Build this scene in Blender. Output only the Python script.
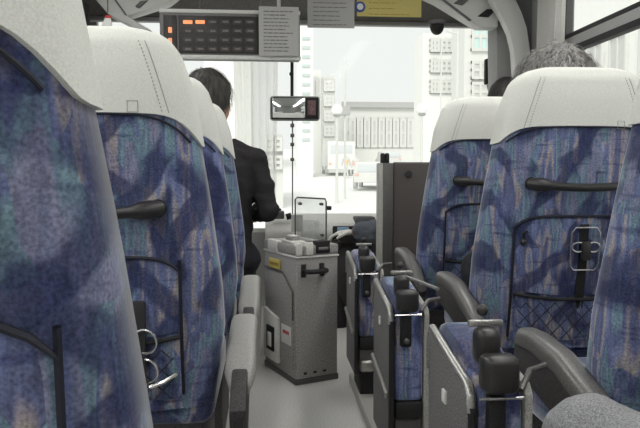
import bpy, bmesh, math, random
from mathutils import Vector, Matrix, noise
random.seed(7)
sc = bpy.context.scene
for o in list(bpy.data.objects): bpy.data.objects.remove(o)
COL = sc.collection
R = math.radians
PI = math.pi
E = 0.98                                   # eye height above the aisle floor
# ------------------------------------------------------------ camera
F = 654.0
YAW, PITCH = math.atan(52/F), math.atan(42/F)
cam = bpy.data.cameras.new('camera'); cam.sensor_width = 36; cam.lens = 36*F/640; cam.clip_start = .02; cam.clip_end = 1000
co = bpy.data.objects.new('camera', cam); COL.objects.link(co); co.location = (0, 0, E)
co.rotation_euler = (R(90)-PITCH, 0, -YAW); sc.camera = co
_m = co.rotation_euler.to_matrix()
def at(px, py, Y):
    d = _m @ Vector(((px-320)/F, -(py-214)/F, -1.0))
    return Vector((0, 0, E)) + d*(Y/d.y)
# ------------------------------------------------------------ world, sun, exposure
w = bpy.data.worlds.new('sky'); sc.world = w; w.use_nodes = True
wn = w.node_tree; bg = wn.nodes['Background']; bg.inputs[0].default_value = (.93, .955, .93, 1); bg.inputs[1].default_value = 0.98
sl = bpy.data.lights.new('sun', 'SUN'); sl.energy = 1.6; sl.angle = R(25); sl.color = (1, .985, .95)
so = bpy.data.objects.new('sun', sl); COL.objects.link(so); so.rotation_euler = Vector((.28, .75, -.6)).to_track_quat('-Z', 'Y').to_euler()
sc.view_settings.view_transform = 'Standard'; sc.view_settings.look = 'None'; sc.view_settings.gamma = 1
sc.view_settings.use_curve_mapping = False
sc.view_settings.exposure = 0.0
LAMP = 10.5                                 # strength of the ceiling strip lamps

# ------------------------------------------------------------ materials
def lin(c):
    return tuple(((v/255)/12.92 if v/255 <= .04045 else ((v/255+.055)/1.055)**2.4) for v in c)
class NT:
    def __init__(s, name):
        s.m = bpy.data.materials.new(name); s.m.use_nodes = True; s.t = s.m.node_tree
        s.b = s.t.nodes['Principled BSDF']; s.out = s.t.nodes['Material Output']
    def n(s, typ, **kw):
        x = s.t.nodes.new(typ)
        for k, v in kw.items(): setattr(x, k, v)
        return x
    def l(s, a, b): s.t.links.new(a, b)
    def mth(s, op, a, b=None):
        x = s.n('ShaderNodeMath', operation=op)
        for i, v in enumerate((a, b)):
            if v is None: continue
            if isinstance(v, (int, float)): x.inputs[i].default_value = v
            else: s.l(v, x.inputs[i])
        return x.outputs[0]
    def mix(s, f, a, b, typ='MIX'):
        x = s.n('ShaderNodeMix', data_type='RGBA', blend_type=typ)
        for i, v in ((0, f), (6, a), (7, b)):
            if isinstance(v, (int, float)): x.inputs[i].default_value = v
            elif isinstance(v, tuple): x.inputs[i].default_value = (*v, 1) if len(v) == 3 else v
            else: s.l(v, x.inputs[i])
        return x.outputs[2]
    def noise(s, vec, scale, detail=2.0):
        x = s.n('ShaderNodeTexNoise'); x.inputs['Scale'].default_value = scale; x.inputs['Detail'].default_value = detail
        s.l(vec, x.inputs['Vector']); return x.outputs[0]
    def obj(s, sc3=(1, 1, 1), rnd=False, rot=(0, 0, 0)):
        tc = s.n('ShaderNodeTexCoord'); mp = s.n('ShaderNodeMapping'); mp.inputs['Scale'].default_value = sc3; mp.inputs['Rotation'].default_value = rot
        s.l(tc.outputs['Object'], mp.inputs[0])
        if rnd:
            oi = s.n('ShaderNodeObjectInfo'); cb = s.n('ShaderNodeCombineXYZ'); v = s.mth('MULTIPLY', oi.outputs['Random'], 13.7)
            s.l(v, cb.inputs[0]); s.l(v, cb.inputs[2]); s.l(cb.outputs[0], mp.inputs['Location'])
        return mp.outputs[0]
def grain(n, col, amp, scale):
    """fine weave / speckle around a base colour"""
    f = n.noise(n.obj(), scale, 3.0)
    v = n.mth('ADD', n.mth('MULTIPLY', n.mth('SUBTRACT', f, .5), amp*10.0), 1.0)
    v = n.mth('MAXIMUM', v, .15)
    x = n.n('ShaderNodeVectorMath', operation='SCALE')
    if isinstance(col, tuple): x.inputs[0].default_value = col
    else: n.l(col, x.inputs[0])
    n.l(v, x.inputs['Scale']); return x.outputs[0]
def mat(name, c, rough=.6, amp=.22, scale=290, metal=0.0, spec=.4, coat=0.0):
    n = NT(name); col = lin(c)
    n.b.inputs['Roughness'].default_value = rough; n.b.inputs['Metallic'].default_value = metal
    n.b.inputs['Specular IOR Level'].default_value = spec; n.b.inputs['Coat Weight'].default_value = coat
    if amp: n.l(grain(n, col, amp, scale), n.b.inputs['Base Color'])
    else: n.b.inputs['Base Color'].default_value = (*col, 1)
    return n.m
def emis(name, c, s):
    n = NT(name); n.b.inputs['Base Color'].default_value = (*lin(c), 1); n.b.inputs['Emission Color'].default_value = (*lin(c), 1); n.b.inputs['Emission Strength'].default_value = s
    return n.m
def fabric():
    n = NT('patterned_blue_moquette'); v = n.obj((1, 1, 1), True)
    def scaled(s3, rot=(0, 0, 0)):
        mp = n.n('ShaderNodeMapping'); mp.inputs['Scale'].default_value = s3; mp.inputs['Rotation'].default_value = rot; n.l(v, mp.inputs[0]); return mp.outputs[0]
    wob = n.n('ShaderNodeTexNoise'); wob.inputs['Scale'].default_value = 7; n.l(v, wob.inputs['Vector'])
    def warped(src, a):
        m1 = n.n('ShaderNodeVectorMath', operation='SCALE'); n.l(wob.outputs['Color'], m1.inputs[0]); m1.inputs['Scale'].default_value = a
        m2 = n.n('ShaderNodeVectorMath', operation='ADD'); n.l(src, m2.inputs[0]); n.l(m1.outputs[0], m2.inputs[1]); return m2.outputs[0]
    stripes = n.noise(scaled((30, 24, 3.2)), 1.0, 1.0)
    vo = n.n('ShaderNodeTexVoronoi'); vo.distance = 'MANHATTAN'; n.l(warped(scaled((15, 4, 6.5), (0, .25, 0)), .25), vo.inputs['Vector']); vo.inputs['Scale'].default_value = 1
    sp = n.n('ShaderNodeSeparateColor'); n.l(vo.outputs['Color'], sp.inputs[0])
    val = n.mth('FRACT', n.mth('ADD', n.mth('MULTIPLY', sp.outputs[0], .55), n.mth('MULTIPLY', stripes, 1.1)))
    rp = n.n('ShaderNodeValToRGB'); n.l(val, rp.inputs[0]); cr = rp.color_ramp
    pal = [(0, (64, 70, 108)), (.12, (90, 104, 156)), (.24, (122, 132, 176)), (.34, (74, 86, 136)), (.44, (104, 108, 138)), (.53, (130, 128, 154)), (.61, (88, 116, 134)), (.68, (110, 148, 154)), (.74, (70, 82, 132)), (.81, (118, 126, 166)), (.87, (176, 162, 142)), (.91, (150, 136, 142)), (.96, (76, 84, 132)), (1, (60, 64, 102))]
    while len(cr.elements) < len(pal): cr.elements.new(.5)
    for e, (p, c) in zip(cr.elements, pal): e.position = p; e.color = (*lin(c), 1)
    # dark navy brush strokes crossing the weave on both diagonals
    big = n.noise(scaled((5, 4, 4)), 1.0, 1.0)
    base = n.mix(.30, rp.outputs[0], lin((132, 136, 150)))
    col = n.mix(n.mth('MULTIPLY', big, .3), base, lin((92, 100, 134)))
    for k, (ang, sc_, off, th) in enumerate(((.75, 4.2, 3.1, .52), (-.6, 3.6, 9.4, .50), (.15, 3.0, 17.0, .56))):
        src = warped(scaled((sc_, .4, sc_), (0, ang, 0)), .5)
        wv = n.n('ShaderNodeTexWave', wave_type='BANDS', bands_direction='X'); n.l(src, wv.inputs['Vector']); wv.inputs['Scale'].default_value = .62
        wv.inputs['Distortion'].default_value = 1.0; wv.inputs['Detail'].default_value = 0
        msk = n.noise(scaled((3.4+k, 1, 3.0), (0, ang, off)), 1.6, .5)
        a = n.n('ShaderNodeMapRange'); a.inputs[1].default_value = .66; a.inputs[2].default_value = .84; n.l(wv.outputs[1], a.inputs[0])
        c = n.n('ShaderNodeMapRange'); c.inputs[1].default_value = th-.03; c.inputs[2].default_value = th+.03; n.l(msk, c.inputs[0])
        col = n.mix(n.mth('MULTIPLY', n.mth('MULTIPLY', a.outputs[0], c.outputs[0]), .8), col, lin((52, 57, 88)))
    # a second set of short horizontal hatch marks
    h = n.noise(scaled((11, 6, 62)), 1.0, 1.0); hm = n.n('ShaderNodeMapRange'); hm.inputs[1].default_value = .60; hm.inputs[2].default_value = .72; n.l(h, hm.inputs[0])
    col = n.mix(n.mth('MULTIPLY', hm.outputs[0], .5), col, lin((44, 48, 88)))
    vs = n.noise(scaled((150, 150, 14)), 1.0, 1.0)
    sx = n.n('ShaderNodeVectorMath', operation='SCALE'); n.l(col, sx.inputs[0]); n.l(n.mth('ADD', n.mth('MULTIPLY', vs, 1.0), .68), sx.inputs['Scale'])
    n.l(grain(n, sx.outputs[0], .17, 260), n.b.inputs['Base Color'])
    n.b.inputs['Roughness'].default_value = .9; n.b.inputs['Specular IOR Level'].default_value = .15
    n.b.inputs['Sheen Weight'].default_value = .9; n.b.inputs['Sheen Roughness'].default_value = .3
    return n.m
def cloth(name, c, amp=.08, transl=0.0, fold=0.0, sheer=0.0):
    n = NT(name); n.b.inputs['Roughness'].default_value = .9; n.b.inputs['Specular IOR Level'].default_value = .1
    g = grain(n, lin(c), amp, 420); n.l(g, n.b.inputs['Base Color'])
    if fold:
        bp = n.n('ShaderNodeBump'); bp.inputs['Strength'].default_value = fold; bp.inputs['Distance'].default_value = .02
        n.l(n.noise(n.obj((3, 3, 9)), 3.0, 3), bp.inputs['Height']); n.l(bp.outputs[0], n.b.inputs['Normal'])
    if transl:
        t = n.n('ShaderNodeBsdfTranslucent'); n.l(g, t.inputs[0]); mx = n.n('ShaderNodeMixShader'); mx.inputs[0].default_value = transl
        n.l(n.b.outputs[0], mx.inputs[1]); n.l(t.outputs[0], mx.inputs[2]); last = mx.outputs[0]
        if sheer:
            tr = n.n('ShaderNodeBsdfTransparent'); m2 = n.n('ShaderNodeMixShader'); m2.inputs[0].default_value = sheer; n.l(last, m2.inputs[1]); n.l(tr.outputs[0], m2.inputs[2]); last = m2.outputs[0]
        n.l(last, n.out.inputs[0])
    return n.m
def glass(name, tint=(1, 1, 1), refl=.06, veil=0.0):
    n = NT(name); tr = n.n('ShaderNodeBsdfTransparent'); tr.inputs[0].default_value = (*tint, 1); gl = n.n('ShaderNodeBsdfGlossy'); gl.inputs['Roughness'].default_value = .05
    mx = n.n('ShaderNodeMixShader'); mx.inputs[0].default_value = refl; n.l(tr.outputs[0], mx.inputs[1]); n.l(gl.outputs[0], mx.inputs[2])
    last = mx.outputs[0]
    if veil:
        df = n.n('ShaderNodeBsdfDiffuse'); df.inputs[0].default_value = (.8, .8, .8, 1); m2 = n.n('ShaderNodeMixShader'); m2.inputs[0].default_value = veil
        n.l(last, m2.inputs[1]); n.l(df.outputs[0], m2.inputs[2]); last = m2.outputs[0]
    n.l(last, n.out.inputs[0]); return n.m
def hairmat(name, c1, c2, s=60):
    n = NT(name); f = n.noise(n.obj((s, s, s*.15)), 1.0, 3)
    mr = n.n('ShaderNodeMapRange'); mr.inputs[1].default_value = .35; mr.inputs[2].default_value = .65; n.l(f, mr.inputs[0])
    n.l(n.mix(mr.outputs[0], lin(c1), lin(c2)), n.b.inputs['Base Color']); n.b.inputs['Roughness'].default_value = .55; return n.m
M = dict(
 fabric=fabric(),
 cover=cloth('white_cover_cloth', (232, 232, 225), .045),
 stitch=mat('grey_stitching', (176, 176, 170), .9, 0),
 piping=mat('dark_piping', (34, 36, 48), .6, .1),
 black=mat('black_plastic', (44, 42, 42), .38, .14, 300, spec=.6),
 black2=mat('matt_black_rubber', (32, 31, 32), .7, .2),
 net=mat('net_trim', (46, 50, 62), .8, .3, 200),
 pad=mat('grey_arm_pad', (160, 158, 154), .45, .09, spec=.5),
 arm=mat('dark_arm_pad', (104, 102, 100), .35, .20, spec=.6),
 armside=mat('arm_side_panel', (66, 63, 64), .6, .28),
 carpet=mat('grey_carpeted_panel', (112, 110, 110), .95, .34, 300),
 metal=mat('brushed_metal', (176, 174, 170), .32, .16, 300, metal=.75),
 dmetal=mat('dark_metal', (96, 94, 92), .4, .2, metal=.4),
 strip=mat('light_edge_strip', (170, 168, 162), .5, .16),
 chrome=mat('chrome_wire', (200, 200, 200), .2, 0, metal=.9),
 floor=mat('speckled_floor', (200, 198, 194), .75, .14, 200),
 wall=mat('interior_wall', (150, 150, 148), .8, .15),
 ceil=mat('ceiling_liner', (200, 200, 196), .8, .08),
 header=mat('dark_header', (108, 104, 101), .8, .26, 200),
 lgrey=mat('light_grey_moulding', (206, 206, 202), .6, .07, 200),
 mgrey=mat('mid_grey_moulding', (152, 151, 150), .7, .13, 200),
 dgrey=mat('dark_grey_moulding', (104, 103, 104), .8, .18, 200),
 box=mat('fare_box_grey', (160, 157, 154), .55, .20, 180),
 boxl=mat('fare_box_light', (222, 220, 214), .5, .08, 180),
 display=mat('display_frame', (122, 120, 118), .6, .22, 200),
 screen=mat('display_screen', (52, 48, 48), .5, .2, 200),
 cell=mat('display_cell', (74, 68, 66), .6, .25, 160),
 orange=emis('orange_lamp', (240, 150, 100), .75),
 paper=mat('paper', (178, 177, 174), .8, .08, 200),
 print=mat('printed_lines', (120, 119, 118), .9, 0),
 yellow=mat('yellow_sticker', (206, 192, 118), .7, .12, 160),
 ylabel=mat('yellow_label', (214, 196, 110), .7, .08), yprint=mat('yellow_label_print', (168, 140, 66), .8, 0),
 blue=mat('blue_ink', (72, 92, 160), .7, 0), white=mat('white_plastic', (226, 226, 222), .5, .03), red=mat('red_ink', (200, 70, 66), .7, 0),
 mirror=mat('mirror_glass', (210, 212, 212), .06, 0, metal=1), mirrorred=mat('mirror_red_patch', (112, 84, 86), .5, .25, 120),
 glass=glass('window_glass', (.99, .995, .99), .003), acrylic=glass('acrylic', (.95, .96, .96), .06, .05),
 curtain=cloth('pale_curtain', (244, 244, 240), .03, .7, 0, .4), gcurtain=cloth('grey_curtain', (222, 220, 216), .08, .5), dcurtain=cloth('dark_curtain', (92, 90, 90), .2),
 suit=cloth('charcoal_suit', (56, 54, 55), .30, 0, .35), navy=cloth('driver_jacket', (104, 108, 116), .35, 0, .8), knit=cloth('passenger_jumper', (96, 98, 104), .2, 0, .3),
 trousers=cloth('grey_trousers', (140, 140, 142), .22, 0, .5), darktr=cloth('dark_trousers', (54, 54, 58), .2, 0, .3), glove=cloth('white_glove', (226, 224, 218), .05),
 shirt=cloth('white_shirt', (220, 220, 214), .05), skin=mat('skin', (196, 150, 132), .6, .08), shoe=mat('shoe_leather', (36, 34, 34), .35, .1),
 hairb=hairmat('dark_hair', (44, 41, 40), (84, 80, 76)), hairk=hairmat('black_hair', (30, 29, 29), (58, 56, 55)), hairg=hairmat('grey_brown_hair', (56, 54, 52), (176, 173, 168), 110),
 lamp=emis('lamp_diffuser', (252, 252, 250), LAMP),
)
# ------------------------------------------------------------ mesh helpers
class MB:
    def __init__(s): s.b = bmesh.new()
    def _add(s, tmp, mtx=None):
        if mtx is not None: tmp.transform(mtx)
        me = bpy.data.meshes.new('t'); tmp.to_mesh(me); tmp.free(); s.b.from_mesh(me); bpy.data.meshes.remove(me); return s
    def box(s, lo, hi, bev=0.0, seg=2, mtx=None):
        t = bmesh.new(); bmesh.ops.create_cube(t, size=1)
        lo, hi = Vector(lo), Vector(hi); d = hi-lo; c = (hi+lo)/2
        for v in t.verts: v.co = Vector((v.co.x*d.x, v.co.y*d.y, v.co.z*d.z))+c
        if bev: bmesh.ops.bevel(t, geom=list(t.edges), offset=min(bev, min(abs(x) for x in d)*.49), segments=seg, profile=.5, affect='EDGES')
        return s._add(t, mtx)
    def loft(s, rings, cap=True, closed=True):
        t = bmesh.new(); vr = [[t.verts.new(p) for p in r] for r in rings]; n = len(vr[0])
        for a, b in zip(vr, vr[1:]):
            for i in range(n if closed else n-1):
                j = (i+1) % n; t.faces.new((a[i], a[j], b[j], b[i]))
        if cap and closed: t.faces.new(vr[0][::-1]); t.faces.new(vr[-1])
        bmesh.ops.recalc_face_normals(t, faces=t.faces); return s._add(t)
    def tube(s, pts, r, seg=10, closed=False, sx=1.0):
        pts = [Vector(p) for p in pts]; n = len(pts); rr = r if isinstance(r, (list, tuple)) else [r]*n
        rings = []; up = None
        for i, p in enumerate(pts):
            d = (pts[(i+1) % n]-pts[i-1]) if closed else (pts[min(i+1, n-1)]-pts[max(i-1, 0)])
            d.normalize()
            if up is None: up = d.cross(Vector((0, 0, 1)) if abs(d.z) < .9 else Vector((1, 0, 0))).normalized()
            else: up = (up-d*up.dot(d)).normalized()
            q = d.cross(up)
            rings.append([p+(up*math.cos(2*PI*k/seg)*sx+q*math.sin(2*PI*k/seg))*rr[i] for k in range(seg)])
        if closed: rings.append(rings[0]); return s.loft(rings, False)
        return s.loft(rings)
    def ball(s, c, r, seg=16):
        t = bmesh.new(); bmesh.ops.create_uvsphere(t, u_segments=seg, v_segments=seg//2+2, radius=1)
        r = r if isinstance(r, (tuple, list)) else (r, r, r)
        for v in t.verts: v.co = Vector((v.co.x*r[0]+c[0], v.co.y*r[1]+c[1], v.co.z*r[2]+c[2]))
        return s._add(t)
    def prism(s, poly, vec, bev=0.0):
        """poly: planar points, extruded along vec"""
        t = bmesh.new(); v = Vector(vec); a = [t.verts.new(p) for p in poly]; b = [t.verts.new(Vector(p)+v) for p in poly]; n = len(a)
        t.faces.new(a); t.faces.new(b[::-1])
        for i in range(n): t.faces.new((a[i], b[i], b[(i+1) % n], a[(i+1) % n]))
        bmesh.ops.recalc_face_normals(t, faces=t.faces)
        if bev: bmesh.ops.bevel(t, geom=list(t.edges), offset=bev, segments=2, profile=.5, affect='EDGES')
        return s._add(t)
    def quad(s, a, b, c, d):
        t = bmesh.new(); t.faces.new([t.verts.new(p) for p in (a, b, c, d)]); return s._add(t)
    def build(s, name, m, parent=None, smooth=True, loc=None):
        me = bpy.data.meshes.new(name)
        for f in s.b.faces: f.smooth = smooth
        if smooth:
            for e in s.b.edges:
                if len(e.link_faces) == 2 and e.calc_face_angle(0) > R(38): e.smooth = False
        s.b.to_mesh(me); s.b.free(); me.materials.append(m)
        o = bpy.data.objects.new(name, me); COL.objects.link(o)
        if loc is not None: o.location = loc
        if parent is not None: o.parent = parent
        return o
def tag(o, label, cat, group=None, kind=None):
    o['label'] = label; o['category'] = cat
    if group: o['group'] = group
    if kind: o['kind'] = kind
    return o
def struct(o): o['kind'] = 'structure'; return o
def thing(name, label, cat, loc=(0, 0, 0), rz=0, group=None):
    o = bpy.data.objects.new(name, None); COL.objects.link(o); o.location = loc; o.rotation_euler = (0, 0, rz); o.empty_display_size = .1
    return tag(o, label, cat, group)
def copy_tree(o, parent=None):
    c = o.copy(); COL.objects.link(c)
    if parent is not None: c.parent = parent
    for ch in list(o.children): copy_tree(ch, c)
    return c

# ------------------------------------------------------------ the bus shell
LX, RX, CZ, FY, BY = -1.33, 1.82, 2.32, 5.0, -2.2      # left wall, right wall, ceiling, windscreen, rear
b = MB(); b.box((LX, BY, -.06), (RX, 3.42, 0)); b.box((-.03, 3.42, -.06), (RX, FY+.05, 0)); b.box((LX, 3.36, -.50), (-.03, FY+.05, -.44)); b.box((LX, 3.36, -.46), (-.03, 3.42, -.05)); b.box((-.05, 3.42, -.46), (0, FY+.05, -.05))
struct(b.build('floor', M['floor'], smooth=False))
struct(MB().box((LX-.05, BY, CZ), (RX+.05, FY+.05, CZ+.06)).build('ceiling', M['ceil'], smooth=False))
struct(MB().box((LX, BY-.05, 0), (RX, BY, CZ)).build('wall_rear', M['wall'], smooth=False))
# right wall: sill, upper band, pillars; windows between
def sidewall(name, X, sgn, spans, z0, z1, ylo, yhi):
    x0, x1 = sorted((X, X+sgn*.06)); b = MB()
    b.box((x0, ylo, -.5), (x1, yhi, z0)); b.box((x0, ylo, z1), (x1, yhi, CZ))
    y = ylo
    for a, c in spans:
        b.box((x0, y, z0), (x1, a, z1)); y = c
    b.box((x0, y, z0), (x1, yhi, z1)); return struct(b.build(name, M['wall'], smooth=False))
sidewall('wall_right', RX, 1, [(-1.9, .2), (.32, 1.9), (1.98, 3.95)], .72, 2.24, BY, FY-.02)
sidewall('wall_left', LX, -1, [(-1.9, .2), (.32, 1.9), (2.02, 3.4), (3.6, 4.75)], .72, 2.1, BY, FY-.02)
def side_window(name, X, a, c, z0, z1, rail=True):
    r = bpy.data.objects.new(name, None); COL.objects.link(r); struct(r); r.location = (X, a, z0)
    g = MB().box((-.003, 0, 0), (.003, c-a, z1-z0)).build('glass', M['glass'], r, False)
    f = MB(); f.box((-.02, 0, 0), (.02, .025, z1-z0)); f.box((-.02, c-a-.025, 0), (.02, c-a, z1-z0)); f.box((-.02, 0, 0), (.02, c-a, .03))
    f.build('window_frame', M['dgrey'], r, False)
    if rail:
        MB().box((-.03, 0, E+.745-z0), (.02, c-a, E+.82-z0), .006).build('window_rail', M['mgrey'], r)
        MB().box((-.036, 0, E+.805-z0), (.02, c-a, E+.83-z0), .004).build('upper_trim', M['black2'], r)
        MB().box((-.034, 0, E+.715-z0), (.02, c-a, E+.75-z0), .004).build('lower_trim', M['black2'], r)
side_window('window_1', RX+.02, 1.98, 3.95, .72, 2.24); side_window('window_2', RX+.02, .32, 1.9, .72, 2.24); side_window('window_3', RX+.02, -1.9, .2, .72, 2.24)
side_window('window_4', LX-.02, 2.02, 3.4, .72, 2.1, False); side_window('window_5', LX-.02, .32, 1.9, .72, 2.1, False); side_window('window_6', LX-.02, -1.9, .2, .72, 2.1, False); side_window('window_7', LX-.02, 3.6, 4.75, .72, 2.1, False)
# front: windscreen and lower front wall, roof header
WX0, WX1 = -1.25, 1.755
b = MB(); b.box((LX, FY, -.5), (RX, FY+.06, .52)); b.box((LX-.05, FY, -.5), (WX0, FY+.06, CZ)); b.box((WX1+.02, FY, .5), (RX+.05, FY+.06, CZ)); b.box((LX, FY, E+1.12), (RX, FY+.06, CZ))
struct(b.build('wall_front', M['mgrey'], smooth=False))
r = bpy.data.objects.new('window_8', None); COL.objects.link(r); struct(r); r.location = (0, FY, .52)
MB().box((WX0, .02, 0), (WX1, .026, E+1.12-.52)).build('glass', M['glass'], r, False)
b = MB(); b.box((WX1-.012, 0, 0), (WX1+.02, .03, E+1.12-.52)); b.box((WX0, 0, 0), (WX1, .03, .03)); b.build('window_frame', M['lgrey'], r, False)
b = MB(); b.prism([(LX, 4.62, CZ), (LX, FY, CZ), (LX, FY, E+1.12), (LX, 4.93, E+1.105)], (RX-LX, 0, 0)); struct(b.build('trim_1', M['header'], smooth=False))
struct(MB().box((LX, 4.90, E+1.09), (RX, 4.96, E+1.12), .006).build('trim_2', M['mgrey']))
# light overhead mouldings at the front corners
def shape(pts, Y, th, mname, name, bev=.006, parent=None):
    return MB().prism([at(x, y, Y) for x, y in pts], (0, th, 0), bev).build(name, M[mname], parent)
o = struct(shape([(404, -14), (437, 1), (468, 20), (480, 27), (498, 27), (500, -14)], 4.5, .12, 'lgrey', 'trim_3'))
shape([(478, 16), (487, 9), (497, 9), (489, 17)], 4.485, .02, 'black2', 'vent', .003, o)
shape([(454, 3), (462, -3), (472, -3), (463, 5)], 4.485, .02, 'dgrey', 'vent', .003, o)
shape([(430, -9), (470, 21), (472, 20), (434, -9)], 4.49, .02, 'dgrey', 'seam', .001, o)
o = struct(shape([(84, -14), (190, -14), (168, 3), (127, 16), (151, 30), (139, 30), (108, 14)], 4.5, .12, 'lgrey', 'trim_4'))
shape([(135, 6), (140, 1), (148, 0), (139, 8)], 4.485, .02, 'dgrey', 'vent', .003, o)
shape([(108, -9), (110, -9), (127, 15), (125, 15)], 4.49, .02, 'dgrey', 'seam', .001, o)
# curved front pillar on the right and the dark lining beside it
def band(Lp, Rp, Y, th, mname, name):
    pts = Lp+Rp[::-1]; return struct(shape(pts, Y, th, mname, name, .004))
band([(484, -14), (495.5, 6), (503.5, 19), (510, 33), (514, 50), (516, 80), (516, 130)], [(508, -14), (516, 0), (522, 13), (527, 28), (530, 50), (531, 80), (531, 130)], 4.38, .08, 'lgrey', 'trim_5')
band([(497, 24), (497, 60), (498, 120)], [(520, 24), (520, 60), (520, 120)], 4.6, .2, 'mgrey', 'trim_6')
band([(503, -14), (516, -5), (524, 20), (527, 60), (527, 130)], [(556, -14), (556, 0), (552, 60), (552, 130)], 4.46, .1, 'dgrey', 'trim_7')
# pleated curtains
def curtain(name, p0, p1, z0, z1, pleats, amp, m, label, gather=0.0):
    p0, p1 = Vector(p0), Vector(p1); d = p1-p0; L = d.length; nrm = Vector((-d.y, d.x)).normalized(); N = pleats*8
    t = MB(); rings = []
    for k in range(9):
        f = k/8; z = z0+(z1-z0)*f; row = []
        for i in range(N+1):
            s = i/N; q = p0+d*(s*(1-gather*(1-f)*.0)); a = amp*(.75+.5*math.sin(i*.7+f*2))*math.sin(s*pleats*2*PI+.3*math.sin(f*3))
            q = p0+d*(s+gather*(f-.5)*(s-.5)) + nrm*a; row.append(Vector((q.x, q.y, z)))
        rings.append(row)
    o = t.loft(rings, False, False).build(name, m); tag(o, label, 'curtain'); return o
curtain('curtain', (RX-.06, 3.80), (RX-.06, 4.22), .8, 2.2, 5, .02, M['gcurtain'], 'grey pleated curtain gathered beside the right-hand side window')
a0 = at(234, 60, 4.8); a1 = at(277, 60, 4.8)
curtain('curtain', (a0.x, 4.8), (a1.x, 4.74), .735, 2.08, 6, .018, M['curtain'], 'long pale curtain hanging in the windscreen to the right of the standing man', .15)
curtain('curtain', (LX+.04, 4.2), (LX+.04, 4.86), .8, 2.2, 7, .03, M['dcurtain'], 'dark pleated curtain in the upper left front corner')
# ceiling strip lamps
for i, (x, lab) in enumerate(((-.78, 'long white ceiling lamp above the left-hand seats'), (.95, 'long white ceiling lamp above the right-hand seats'))):
    t = thing('ceiling_lamp', lab, 'lamp', (x, 0, CZ))
    MB().box((-.11, BY+.3, -.03), (.11, 3.9, 0), .01).build('lamp_housing', M['lgrey'], t)
    MB().box((-.085, BY+.34, -.05), (.085, 3.86, -.028), .01).build('diffuser', M['lamp'], t)

# ------------------------------------------------------------ outside
def hazed(name, c, amp=.008): return mat(name, c, .95, amp, 4, spec=.05)  # street colours are lightened to stand in for haze outside
O = dict(pale=hazed('pale_render', (240, 240, 236)), pale2=hazed('pale_stone', (226, 226, 222)), win=hazed('pale_window', (200, 212, 210)), win2=hazed('grey_window', (208, 208, 206)), green=hazed('greenish_glass', (206, 232, 228)),
 grey=hazed('grey_wall', (218, 218, 214)), dgrey=hazed('grey_frame', (184, 184, 182)), road=hazed('pale_road', (240, 240, 238)), pink=hazed('pink_sign', (232, 190, 190)), orange=hazed('orange_vest', (240, 206, 160)), redv=hazed('red_lamp', (238, 196, 188)), lamp=hazed('globe', (246, 246, 244)), tyre=hazed('tyre', (196, 196, 196)), cargl=hazed('car_glass', (216, 220, 222)))
def gz(Y): return -1.45+max(0, Y-7)*.052                 # the street climbs gently away
b = MB(); b.prism([(-60, 6.2, gz(6.2)), (-60, 7, gz(7)), (-60, 160, gz(160)), (-60, 160, gz(160)-1), (-60, 6.2, -2.6)], (120, 0, 0)); struct(b.build('ground', O['road'], smooth=False))
struct(MB().prism([(-60, -30, -1.5), (60, -30, -1.5), (60, 6.3, -1.5), (-60, 6.3, -1.5)], (0, 0, -.3)).build('road', O['road'], smooth=False))
def ext(name, label, x0, x1, ytop, ybase, Y, depth, m):
    """a building block standing at distance Y, its front spanning the given sight lines"""
    A = at(x0, ybase, Y); B = at(x1, ytop, Y); root = thing(name, label, 'building', ((A.x+B.x)/2, Y, gz(Y)))
    w = abs(B.x-A.x)/2; h = B.z-gz(Y)
    MB().box((-w, 0, -1), (w, depth, h)).build('wall', m, root, False); return root, w, h
def bwin(root, Y, px0, px1, py0, py1, m, mull=1, name='window'):
    A = at(px0, py1, Y)-root.location; B = at(px1, py0, Y)-root.location
    o = MB().box((A.x, -.12, A.z), (B.x, .05, B.z)).build(name, m, root, False)
    f = MB(); t = .09*Y/40
    for k in range(mull+1):
        x = A.x+(B.x-A.x)*k/mull; f.box((x-t, -.2, A.z-t), (x+t, 0, B.z+t))
    for z in (A.z, (A.z+B.z)/2, B.z): f.box((A.x-t, -.18, z-t), (B.x+t, 0, z+t))
    f.build('window_frame', O['grey'], o, False)
r0, _, _ = ext('office_tower', 'pale tower with a column of ledges just right of the hanging mirror pole', 298, 313, 12, 150, 46, 3, O['pale'])
for k in range(12):
    A = at(302, 40+k*9.2, 46)-r0.location; B = at(310, 37+k*9.2, 46)-r0.location; MB().box((A.x, -.10, A.z), (B.x, .05, B.z), .02).build('ledge', O['win'], r0, False)
r0, _, _ = ext('office_building', 'grey mid-rise block behind the white lamp globe left of centre', 323, 335, 76, 150, 60, 10, O['grey'])
for k in range(4):
    bwin(r0, 60, 325, 333, 82+k*15, 90+k*15, O['win2'], 2)
r0, _, _ = ext('sign_tower', 'slim tower carrying a pale pink vertical sign', 312, 321, 70, 150, 53, 2, O['pale'])
bwin(r0, 52, 314.5, 318, 78, 112, O['pink'], 1, 'sign')
r0, _, _ = ext('office_building', 'wide low building with tall narrow windows across the end of the street', 345, 452, 106, 152, 70, 12, O['pale2'])
MB().box((-6.2, -.5, 9.0), (5.2, 0, 9.6)).build('ledge', O['dgrey'], r0, False, (0, 0, -3.0))
for k in range(13): bwin(r0, 70, 350+k*7.2, 355+k*7.2, 120, 146, O['win2'], 1)
r0, _, _ = ext('apartment_block', 'pale block with three rows of paired windows right of the windscreen centre', 422, 462, 34, 152, 42, 2.5, O['pale'])
for k in range(3):
    for a, c in ((431, 438), (441, 451)): bwin(r0, 42, a, c, 41+k*20.5, 51+k*20.5, O['win'] if k == 0 else O['win2'], 2)
r0, _, _ = ext('glass_block', 'greenish tall building at the right edge of the windscreen', 463, 510, -30, 152, 36, 2.5, O['pale2'])
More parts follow.
